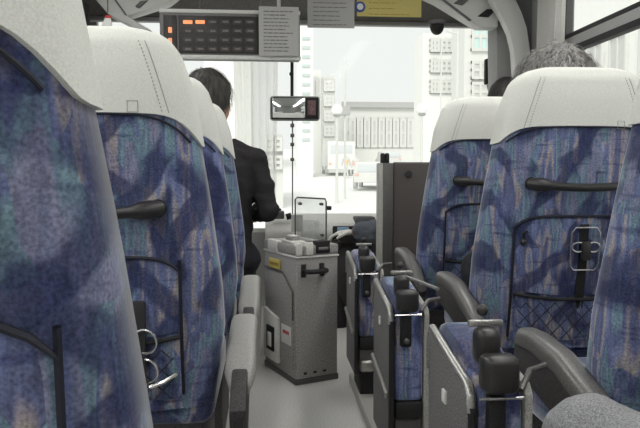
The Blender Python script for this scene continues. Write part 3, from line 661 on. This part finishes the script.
# hanging mirror
mr = thing('rear_view_mirror', 'wide rounded rear-view mirror hanging on a thin black pole', 'mirror', at(295, 108, 4.45))
A = rel(mr, 270, 120.5, 4.45); B = rel(mr, 320, 96, 4.45)
MB().box((A.x, 0, A.z), (B.x, .05, B.z), .022, 4).build('casing', M['mgrey'], mr)
MB().box((A.x+.010, -.006, A.z+.010), (B.x-.010, .004, B.z-.010), .018, 4).build('mirror_rim', M['black2'], mr)
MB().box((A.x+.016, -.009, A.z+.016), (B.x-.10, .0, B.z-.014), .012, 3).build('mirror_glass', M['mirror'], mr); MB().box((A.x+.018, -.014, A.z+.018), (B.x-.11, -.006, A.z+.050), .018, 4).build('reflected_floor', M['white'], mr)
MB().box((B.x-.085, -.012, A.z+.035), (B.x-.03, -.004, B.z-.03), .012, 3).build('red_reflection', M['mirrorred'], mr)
MB().tube([rel(mr, 292, 60, 4.5), rel(mr, 292, 98, 4.48)], .011, 8).build('upper_pole', M['black2'], mr); MB().ball(rel(mr, 291.5, 74, 4.46), .016, 10).build('pole_joint', M['black2'], mr)
MB().tube([rel(mr, 292, 20, 4.52), rel(mr, 292, 60, 4.5)], .009, 8).build('pole_mount', M['dmetal'], mr)
MB().tube([rel(mr, 292.5, 120, 4.47), rel(mr, 292.5, 214, 4.47)], .0045, 8).build('lower_pole', M['print'], mr)
for y in (124, 134, 143, 158): MB().box(rel(mr, 290.5, y+3, 4.45), rel(mr, 294, y, 4.5), .003).build('clamp', M['dmetal'], mr)
# header camera, side mirror, sign in the corner
q = at(437, 24, 4.7); hc = thing('dome_camera', 'small dark dome camera under the windscreen header', 'camera', q)
MB().tube([(0, 0, .02), (0, 0, -.005)], .062, 18).build('mount', M['dgrey'], hc); MB().ball((0, 0, -.02), (.05, .05, .058), 18).build('dome', M['black2'], hc)
q = at(491, 72, 4.85); hc = thing('blind_spot_mirror', 'small black mirror mounted on the right windscreen pillar', 'mirror', q)
MB().box((-.04, 0, -.09), (-.005, .05, .10), .01, 3).build('mirror_casing', M['black2'], hc); MB().box((.010, -.02, -.09), (.055, .03, .10), .01, 3).build('bracket', M['black2'], hc); MB().tube([(.0, .02, -.09), (.02, .02, -.17)], .025, 10).build('swivel', M['dmetal'], hc)
MB().tube([(.02, .02, .05), (.04, .02, .05), (.12, .02, .05)], .008, 8).build('arm', M['dmetal'], hc)
q = at(106, 20, 4.3); hc = thing('corner_sign', 'small white tag with a red tip in the upper left corner', 'sign', q)
MB().prism([(-.04, 0, -.06), (-.005, 0, .02), (.025, 0, .02), (.04, 0, -.06)], (0, .02, 0), .003).build('plate', M['white'], hc); MB().box((-.006, -.004, .012), (.03, .02, .03), .004).build('red_tip', M['red'], hc)
MB().tube([(.01, .01, .05), (.02, .02, .75)], .004, 6).build('cord', M['dmetal'], hc)

# ------------------------------------------------------------ people
def skinmesh(joints, edges, radii, level=1):
    me = bpy.data.meshes.new('s'); names = list(joints); me.from_pydata([joints[k] for k in names], [(names.index(a), names.index(c)) for a, c in edges], [])
    o = bpy.data.objects.new('s', me); COL.objects.link(o); md = o.modifiers.new('s', 'SKIN'); md.use_smooth_shade = True
    for i, k in enumerate(names):
        sv = me.skin_vertices[0].data[i]; r = radii[k]; sv.radius = r if isinstance(r, tuple) else (r, r); sv.use_root = (i == 0)
    s2 = o.modifiers.new('u', 'SUBSURF'); s2.levels = level; s2.render_levels = level
    dg = bpy.context.evaluated_depsgraph_get(); dg.update(); me2 = bpy.data.meshes.new_from_object(o.evaluated_get(dg)); bpy.data.objects.remove(o); return me2
def remesh(bm, vox, name, m, parent, disp=0.0):
    me = bpy.data.meshes.new(name); bm.to_mesh(me); bm.free(); o = bpy.data.objects.new(name, me); COL.objects.link(o)
    md = o.modifiers.new('r', 'REMESH'); md.mode = 'VOXEL'; md.voxel_size = vox; md.use_smooth_shade = True
    sm = o.modifiers.new('m', 'SMOOTH'); sm.factor = .5; sm.iterations = 3
    dg = bpy.context.evaluated_depsgraph_get(); dg.update(); me2 = bpy.data.meshes.new_from_object(o.evaluated_get(dg)); bpy.data.objects.remove(o)
    if disp:
        nn = [v.normal.copy() for v in me2.vertices]
        for v, nv in zip(me2.vertices, nn):
            p = v.co; f = noise.noise(Vector((p.x*9, p.y*9, p.z*16)))+.5*noise.noise(Vector((p.x*22, p.y*22, p.z*34))); v.co = p+nv*f*disp
    me2.materials.clear(); me2.materials.append(m)
    for p in me2.polygons: p.use_smooth = True
    o = bpy.data.objects.new(name, me2); COL.objects.link(o)
    if parent is not None: o.parent = parent
    return o
S = 1.2
def headshape(n):
    """unit direction -> point on a head 1/7.5 of the body, nose towards +y"""
    x, y, z = n; p = Vector((x*.078, y*.098, z*.118))
    if z < 0: p.x *= 1+.28*z*(1 if y > 0 else .75); 
    if z < -.2 and y > 0: p.y *= 1-.12*(-z-.2)
    if y < 0 and z < -.35: p.y *= .75
    f = max(0, y)
    p.y += f*(.020*math.exp(-((x/.13)**2+((z+.22)/.16)**2)) + .008*math.exp(-((x/.3)**2+((z+.52)/.08)**2)) + .010*math.exp(-((x/.3)**2+((z+.8)/.14)**2)))
    for s in (-1, 1): p.y -= f*.012*math.exp(-(((x-s*.38)/.16)**2+((z-.04)/.11)**2))
    return p
def headbm(c, rot, k):
    t = bmesh.new(); bmesh.ops.create_uvsphere(t, u_segments=48, v_segments=32, radius=1); m = Matrix.Translation(c) @ rot.to_4x4() @ Matrix.Scale(k, 4)
    for v in t.verts: v.co = headshape(v.co.normalized())
    for s in (-1, 1):
        e = bmesh.ops.create_uvsphere(t, u_segments=16, v_segments=10, radius=1)['verts']
        for v in e: v.co = Vector((s*(.079+v.co.x*.009), -.006+v.co.y*.019-v.co.z*.006, -.008+v.co.z*.032))
    t.transform(m); return t
def hair(c, rot, k, m, parent, low, nstr=1400, puff=1.0, long=.03):
    mt = Matrix.Translation(c) @ rot.to_4x4() @ Matrix.Scale(k, 4); rnd = random.Random(int(low*99)+nstr)
    def line(y): return low if y < 0 else low+(.52-low)*min(1, (y/.55))**1.2     # lower edge of the hair: nape at the back, forehead in front
    b = bmesh.new(); bmesh.ops.create_uvsphere(b, u_segments=56, v_segments=40, radius=1)
    for v in b.verts:
        d = v.co.normalized(); p = headshape(d); e = d.z-line(d.y); g = max(-.5, min(1, e/.18)); th = .013*puff*g+.007*puff*max(0, d.z)
        v.co = p+d*(th+.004*puff*noise.noise(d*5)) if e > -.12 else p*.9
    bmesh.ops.delete(b, geom=[v for v in b.verts if v.co.length < .001], context='VERTS'); b.transform(mt); mb = MB(); mb._add(b)
    t = bmesh.new()
    for i in range(nstr):
        d = Vector((rnd.gauss(0, 1), rnd.gauss(0, 1), rnd.gauss(0, 1))).normalized()
        if d.z < line(d.y)+.05: continue
        crown = Vector((.05, -.35, .93)); tan = (d-crown); tan = (tan-d*tan.dot(d))
        if tan.length < .05: tan = Vector((rnd.uniform(-1, 1), rnd.uniform(-1, 1), 0))
        tan.normalize(); tan = (tan+Vector((rnd.gauss(0, .25), rnd.gauss(0, .25), rnd.gauss(0, .15)))).normalized(); side = d.cross(tan).normalized()
        L = long*rnd.uniform(.6, 1.3); base = headshape(d)+d*(.014*puff); lift = rnd.uniform(.001, .007)*puff; w = rnd.uniform(.0008, .0018)
        prev = None
        for q, (s, lf) in enumerate(((0, 0), (.5, 1), (1, .7))):
            dd = (d+tan*s*L/.09).normalized(); pc = headshape(dd)+dd*(.014*puff+lift*lf+.007*puff*max(0, dd.z)); ww = w*(1-.8*s)
            a, c2 = t.verts.new(pc-side*ww), t.verts.new(pc+side*ww)
            if prev: t.faces.new((prev[0], prev[1], c2, a))
            prev = (a, c2)
    t.transform(mt); mb._add(t); return mb.build('hair', m, parent)
def arm_chain(J, sfx, hand_dir, curl=.5, palm=Vector((0, 0, -1))):
    """returns finger joints rooted in the palm"""
    w = J['wr'+sfx]; d = Vector(hand_dir).normalized(); side = d.cross(palm).normalized(); out = {}
    return w, d, side
def hand_bm(w, d, palm, k, curl=.6, flip=1):
    d = d.normalized(); side = d.cross(palm).normalized()*flip; palm = palm.normalized(); b = bmesh.new()
    J = {'w': w, 'p': w+d*.05*k, 'q': w+d*.085*k}; ed = [('w', 'p'), ('p', 'q')]; rd = {'w': (.024*k, .017*k), 'p': (.036*k, .014*k), 'q': (.038*k, .013*k)}
    me = skinmesh(J, ed, rd); b.from_mesh(me)
    for i, (off, ln) in enumerate(((-.030, .062), (-.010, .074), (.010, .070), (.029, .055))):
        base = w+d*.078*k+side*off*k; a = 0; p = base; pts = [p-d*.02*k, p]
        for s in (.45, .32, .25):
            a += curl*(.9 if s > .4 else 1.0); dr = d*math.cos(a)+palm*math.sin(a); p = p+dr*ln*s*k; pts.append(p)
        JJ = {str(j): q for j, q in enumerate(pts)}; me = skinmesh(JJ, [(str(j), str(j+1)) for j in range(4)], {str(j): (.0088-.0006*j)*k for j in range(5)}); b.from_mesh(me)
    base = w+d*.03*k-side*.026*k; tdir = (d*.7-side*.7+palm*.25).normalized(); pts = [w+d*.02*k, base, base+tdir*.032*k, base+tdir*.03*k+(d*.8+palm*.5).normalized()*.030*k]
    me = skinmesh({str(j): q for j, q in enumerate(pts)}, [(str(j), str(j+1)) for j in range(3)], {'0': .012*k, '1': .012*k, '2': .010*k, '3': .008*k}); b.from_mesh(me)
    return b
def chains(J, edges, R_):
    """skin every limb as its own chain; the voxel remesh then fuses them into one surface"""
    b = bmesh.new(); runs = []
    for a, c in edges:
        if runs and runs[-1][-1] == a and not (len(c) == 2 and c[0] in 'sh' and c[1] in 'rl'): runs[-1].append(c)
        else: runs.append([a, c])
    for r in runs:
        rd = {k: R_[k] for k in r}
        if r[0] in ('ch', 'hip') and len(r[1]) == 2 and r[1][0] in 'sh' and r[1][1] in 'rl': rd[r[0]] = tuple(x*.55 for x in (R_[r[0]] if isinstance(R_[r[0]], tuple) else (R_[r[0]],)*2))
        pts = {}; ed = []; rr = {}
        for i, k in enumerate(r):
            pts[k] = J[k]; rr[k] = rd[k]
            if i:
                m = r[i-1]+'_'; q = rd[r[i-1]]; w = rd[k]; q = q if isinstance(q, tuple) else (q, q); w = w if isinstance(w, tuple) else (w, w)
                pts[m] = (J[r[i-1]]+J[k])/2; rr[m] = ((q[0]+w[0])/2, (q[1]+w[1])/2); ed += [(r[i-1], m), (m, k)]
        b.from_mesh(skinmesh(pts, ed, rr))
        for k in r[1:-1]:
            q = R_[k]; q = min(q) if isinstance(q, tuple) else q
            t = bmesh.new(); bmesh.ops.create_uvsphere(t, u_segments=16, v_segments=10, radius=q*.97)
            t.transform(Matrix.Translation(J[k])); me = bpy.data.meshes.new('t'); t.to_mesh(me); t.free(); b.from_mesh(me)
    return b
def person(label, hip, sh, head, hrot, hk, arms, legs, mt, torso_m, leg_m, hair_m, hair_low, glove=None, coat=0.0, k=S, puff=1.0, name='person', nstr=1400, hl=.03, slv=1.0, shift=(0, 0, 0)):
    root = thing(name, label, 'person', (0, 0, 0)); hip, sh, head = Vector(hip), Vector(sh), Vector(head); rt = Vector(mt).normalized()   # rt = the person's right
    fw = Vector((-rt.y, rt.x, 0)); 
    mid = (hip+sh)/2; J = {'hip': hip, 'mid': mid, 'ch': sh-Vector((0, 0, .10*k)), 'nb': sh+Vector((0, 0, .02*k)), 'nk': sh+(head-sh)*.35, 'hd': head-Vector((0, 0, .04*k))}
    E_ = [('hip', 'mid'), ('mid', 'ch'), ('ch', 'nb'), ('nb', 'nk'), ('nk', 'hd')]
    Rr = {'hip': (.155*k, .115*k), 'mid': (.145*k, .11*k), 'ch': (.165*k, .12*k), 'nb': (.075*k, .07*k), 'nk': .056*k, 'hd': .055*k}
    T = {q: J[q] for q in ('hip', 'mid', 'ch', 'nb')}; TE = E_[:3]; TR = {'hip': (.172*k, .13*k), 'mid': (.165*k, .128*k), 'ch': (.185*k, .135*k), 'nb': (.085*k, .078*k)}
    if coat: T['cb'] = hip-Vector((0, 0, coat)); TE.insert(0, ('cb', 'hip')); TR['cb'] = (.152*k, .13*k); TR['hip'] = (.155*k, .128*k); TR['mid'] = (.160*k, .128*k)
    hands = []; trap = []
    for s, nm in ((1, 'r'), (-1, 'l')):
        S0 = sh+rt*s*.155*k-Vector((0, 0, .035*k)); el, wr, hd, pm, cu = arms[nm]; el, wr = Vector(el), Vector(wr)
        J['s'+nm], J['e'+nm], J['w'+nm] = S0, el, wr; E_ += [('ch', 's'+nm), ('s'+nm, 'e'+nm), ('e'+nm, 'w'+nm)]; Rr['s'+nm] = .058*k; Rr['e'+nm] = .042*k; Rr['w'+nm] = (.028*k, .022*k)
        um = (S0+el)/2; T['s'+nm], T['u'+nm], T['e'+nm], T['f'+nm], T['w'+nm] = S0, um, el, (el+wr)/2, wr-(wr-el).normalized()*.01*k
        TE += [('ch', 's'+nm), ('s'+nm, 'u'+nm), ('u'+nm, 'e'+nm), ('e'+nm, 'f'+nm), ('f'+nm, 'w'+nm)]; TR['s'+nm] = .068*k; TR['u'+nm] = .060*slv*k; TR['e'+nm] = .055*slv*k; TR['f'+nm] = .050*slv*k; TR['w'+nm] = .040*slv*k
        trap.append(('nb', 's'+nm)); hands.append((wr, Vector(hd), Vector(pm), cu, s))
        kn, an = Vector(legs[nm][0]), Vector(legs[nm][1]); H0 = hip+rt*s*.09*k-Vector((0, 0, .03*k)); J['h'+nm], J['k'+nm], J['a'+nm] = H0, kn, an
        toe = an+legs['toe']*.16*k-Vector((0, 0, .055*k)); J['t'+nm] = toe
        E_ += [('hip', 'h'+nm), ('h'+nm, 'k'+nm), ('k'+nm, 'a'+nm), ('a'+nm, 't'+nm)]; Rr['h'+nm] = .085*k; Rr['k'+nm] = .055*k; Rr['a'+nm] = .038*k; Rr['t'+nm] = (.035*k, .022*k)
    b = chains(J, E_, Rr); hb = headbm(head, hrot, hk*k); me = bpy.data.meshes.new('t'); hb.to_mesh(me); b.from_mesh(me)
    for wr, hd, pm, cu, s in hands:
        if glove is None:
            me = bpy.data.meshes.new('t'); h_ = hand_bm(wr, hd, pm, k, cu, s); h_.to_mesh(me); b.from_mesh(me)
    remesh(b, .0075, 'body', M['skin'], root)
    if glove is not None:
        for wr, hd, pm, cu, s in hands: remesh(hand_bm(wr-hd.normalized()*.02, hd, pm, k*1.12, cu, s), .006, 'glove', glove, root)
    b = chains(T, TE+trap, TR); remesh(b, .012, 'jacket', torso_m, root, .012)
    L = {'hip': hip-Vector((0, 0, .02))}; LE = []; LR = {'hip': (.165*k, .125*k)}
    for nm in 'rl':
        a, c = J['h'+nm], J['k'+nm]; L['h'+nm], L['m'+nm], L['k'+nm], L['c'+nm], L['a'+nm] = a, (a+c)/2, c, (c+J['a'+nm])/2, J['a'+nm]+Vector((0, 0, .01))
        LE += [('hip', 'h'+nm), ('h'+nm, 'm'+nm), ('m'+nm, 'k'+nm), ('k'+nm, 'c'+nm), ('c'+nm, 'a'+nm)]; LR['h'+nm] = .10*k; LR['m'+nm] = .086*k; LR['k'+nm] = .070*k; LR['c'+nm] = .064*k; LR['a'+nm] = .056*k
    b = chains(L, LE, LR); remesh(b, .012, 'trousers', leg_m, root, .008)
    for nm in 'rl':
        an = J['a'+nm]; f = legs['toe']; sb = MB(); c = an-Vector((0, 0, .055*k)); sd = Vector((-f.y, f.x, 0)); rings = []
        for q, w_, hh in ((-.07, .024, .03), (-.05, .034, .06), (0, .037, .065), (.06, .042, .042), (.12, .043, .034), (.17, .034, .026), (.19, .015, .015)):
            p = c+f*q*k; rings.append([p+sd*math.cos(a)*w_*k+Vector((0, 0, max(-.022, math.sin(a)*hh*.6)*k+.01*k)) for a in [2*PI*j/14 for j in range(14)]])
        sb.loft(rings).build('shoe', M['shoe'], root)
    hair(head, hrot, hk*k, hair_m, root, hair_low, nstr, puff, hl)
    b = MB(); b.tube([J['nb']+Vector((.068*k*math.cos(a), .066*k*math.sin(a)+.0, .012*k+.012*math.sin(a))) for a in [2*PI*j/20 for j in range(20)]], .014*k, 8, True); b.build('collar', M['shirt'] if coat else torso_m, root)
    base = Vector((hip.x, hip.y, min(J['ar'].z, J['al'].z)-.08*k)); root.location = base+Vector(shift)
    for c in root.children: c.location = -base
    return root
RT = (1, 0, 0); TOE = Vector((0, 1, 0))
# man in the stairwell beside the fare box
mr_ = (1, .12, 0)
person('person standing in a charcoal suit jacket beside the fare box, back turned', (-.265, 3.60, .52), (-.26, 3.58, 1.085), (-.338, 3.60, 1.35), Matrix.Rotation(R(-42), 3, 'Z') @ Matrix.Rotation(R(-8), 3, 'X'), 1.24,
  dict(r=((.005, 3.56, .765), (-.11, 3.84, .72), (0, 1, -.1), (0, 0, -1), .4), l=((-.58, 3.58, .80), (-.52, 3.80, .62), (0, 1, -.2), (0, 0, -1), .4)),
  dict(r=((-.17, 3.66, .02), (-.16, 3.60, -.36)), l=((-.41, 3.66, .02), (-.42, 3.60, -.34)), toe=TOE), mr_, M['suit'], M['darktr'], M['hairb'], -.55, None, .10, S, 1.0, nstr=2600, hl=.028, shift=(0, .10, 0))
# driver
person('driver with white gloves, dark jacket and black hair, behind the partition', (1.38, 3.98, .56), (1.38, 3.98, 1.17), (1.47, 3.98, 1.40), Matrix.Rotation(R(4), 3, 'Z'), 1.0,
  dict(r=((1.60, 4.1, .80), (1.36, 4.22, .85), (-.4, 1, .1), (0, 0, -1), .6), l=((.84, 3.98, .62), (.515, 4.10, .60), (-1, .2, -.12), (0, 0, -1), .55)),
  dict(r=((1.50, 4.38, .60), (1.50, 4.20, .11)), l=((1.22, 4.38, .60), (1.22, 4.20, .11)), toe=Vector((0, 1, 0))), RT, M['navy'], M['darktr'], M['hairk'], -.5, M['glove'], slv=1.4)
# passenger in the right-hand seat
person('passenger whose grey-brown hair shows above the right-hand seat cover', (.925, 2.14, .62), (.925, 2.10, 1.02), (.965, 2.15, 1.195), Matrix.Rotation(R(3), 3, 'Z'), 1.34,
  dict(r=((1.10, 2.14, .76), (1.02, 2.38, .70), (0, 1, 0), (0, 0, -1), .4), l=((.76, 2.14, .76), (.83, 2.38, .70), (0, 1, 0), (0, 0, -1), .4)),
  dict(r=((1.03, 2.50, .60), (1.03, 2.50, .09+.05)), l=((.82, 2.50, .60), (.82, 2.50, .09+.05)), toe=TOE), RT, M['knit'], M['darktr'], M['hairg'], -.5, None, 0, 1.0, 1.9, nstr=3800, hl=.04)
# passenger whose knee shows at the bottom right
person('person in grey trousers whose rounded knee shows at the bottom right corner', (.82, .46, .62), (.90, .40, 1.06), (.90, .40, 1.32), Matrix.Rotation(0, 3, 'Z'), 1.0,
  dict(r=((1.16, .42, .74), (1.06, .66, .66), (0, 1, 0), (0, 0, -1), .4), l=((.72, .40, .76), (.74, .62, .68), (0, 1, 0), (0, 0, -1), .4)),
  dict(r=((.92, .87, .56), (.94, .86, .12)), l=((.478, .90, .578), (.54, .86, .12)), toe=TOE), RT, M['knit'], M['trousers'], M['hairb'], -.5)
# two pedestrians in safety vests far up the street
for px, lab, m in ((346, 'person in a pale yellow vest on the road ahead', 'orange'), (356, 'person in an orange safety vest on the road ahead', 'redv')):
    Y = 42 if m == 'redv' else 45; p = at(px, 160, Y); t = thing('person', lab, 'person', (p.x, Y, gz(Y)))
    j = {'h': Vector((0, 0, .9)), 'c': Vector((0, 0, 1.35)), 'n': Vector((0, 0, 1.5)), 'd': Vector((0, 0, 1.65)), 'a': Vector((-.22, 0, 1.38)), 'b': Vector((-.28, 0, 1.1)), 'e': Vector((-.28, .1, .85)), 'f': Vector((.22, 0, 1.38)), 'g': Vector((.28, 0, 1.1)), 'i': Vector((.28, .1, .85)), 'k': Vector((-.1, 0, .5)), 'l': Vector((-.12, 0, .03)), 'm': Vector((.1, 0, .5)), 'o': Vector((.12, 0, .03))}
    me = skinmesh(j, [('h', 'c'), ('c', 'n'), ('n', 'd'), ('c', 'a'), ('a', 'b'), ('b', 'e'), ('c', 'f'), ('f', 'g'), ('g', 'i'), ('h', 'k'), ('k', 'l'), ('h', 'm'), ('m', 'o')], {q: {'h': .15, 'c': .16, 'n': .06, 'd': .11}.get(q, .065) for q in j})
    me.materials.clear(); me.materials.append(O['grey']); o = bpy.data.objects.new('body', me); COL.objects.link(o); o.parent = t
    me = skinmesh({'h': j['h'], 'c': j['c']}, [('h', 'c')], {'h': .19, 'c': .20}); me.materials.clear(); me.materials.append(O[m]); o = bpy.data.objects.new('vest', me); COL.objects.link(o); o.parent = t
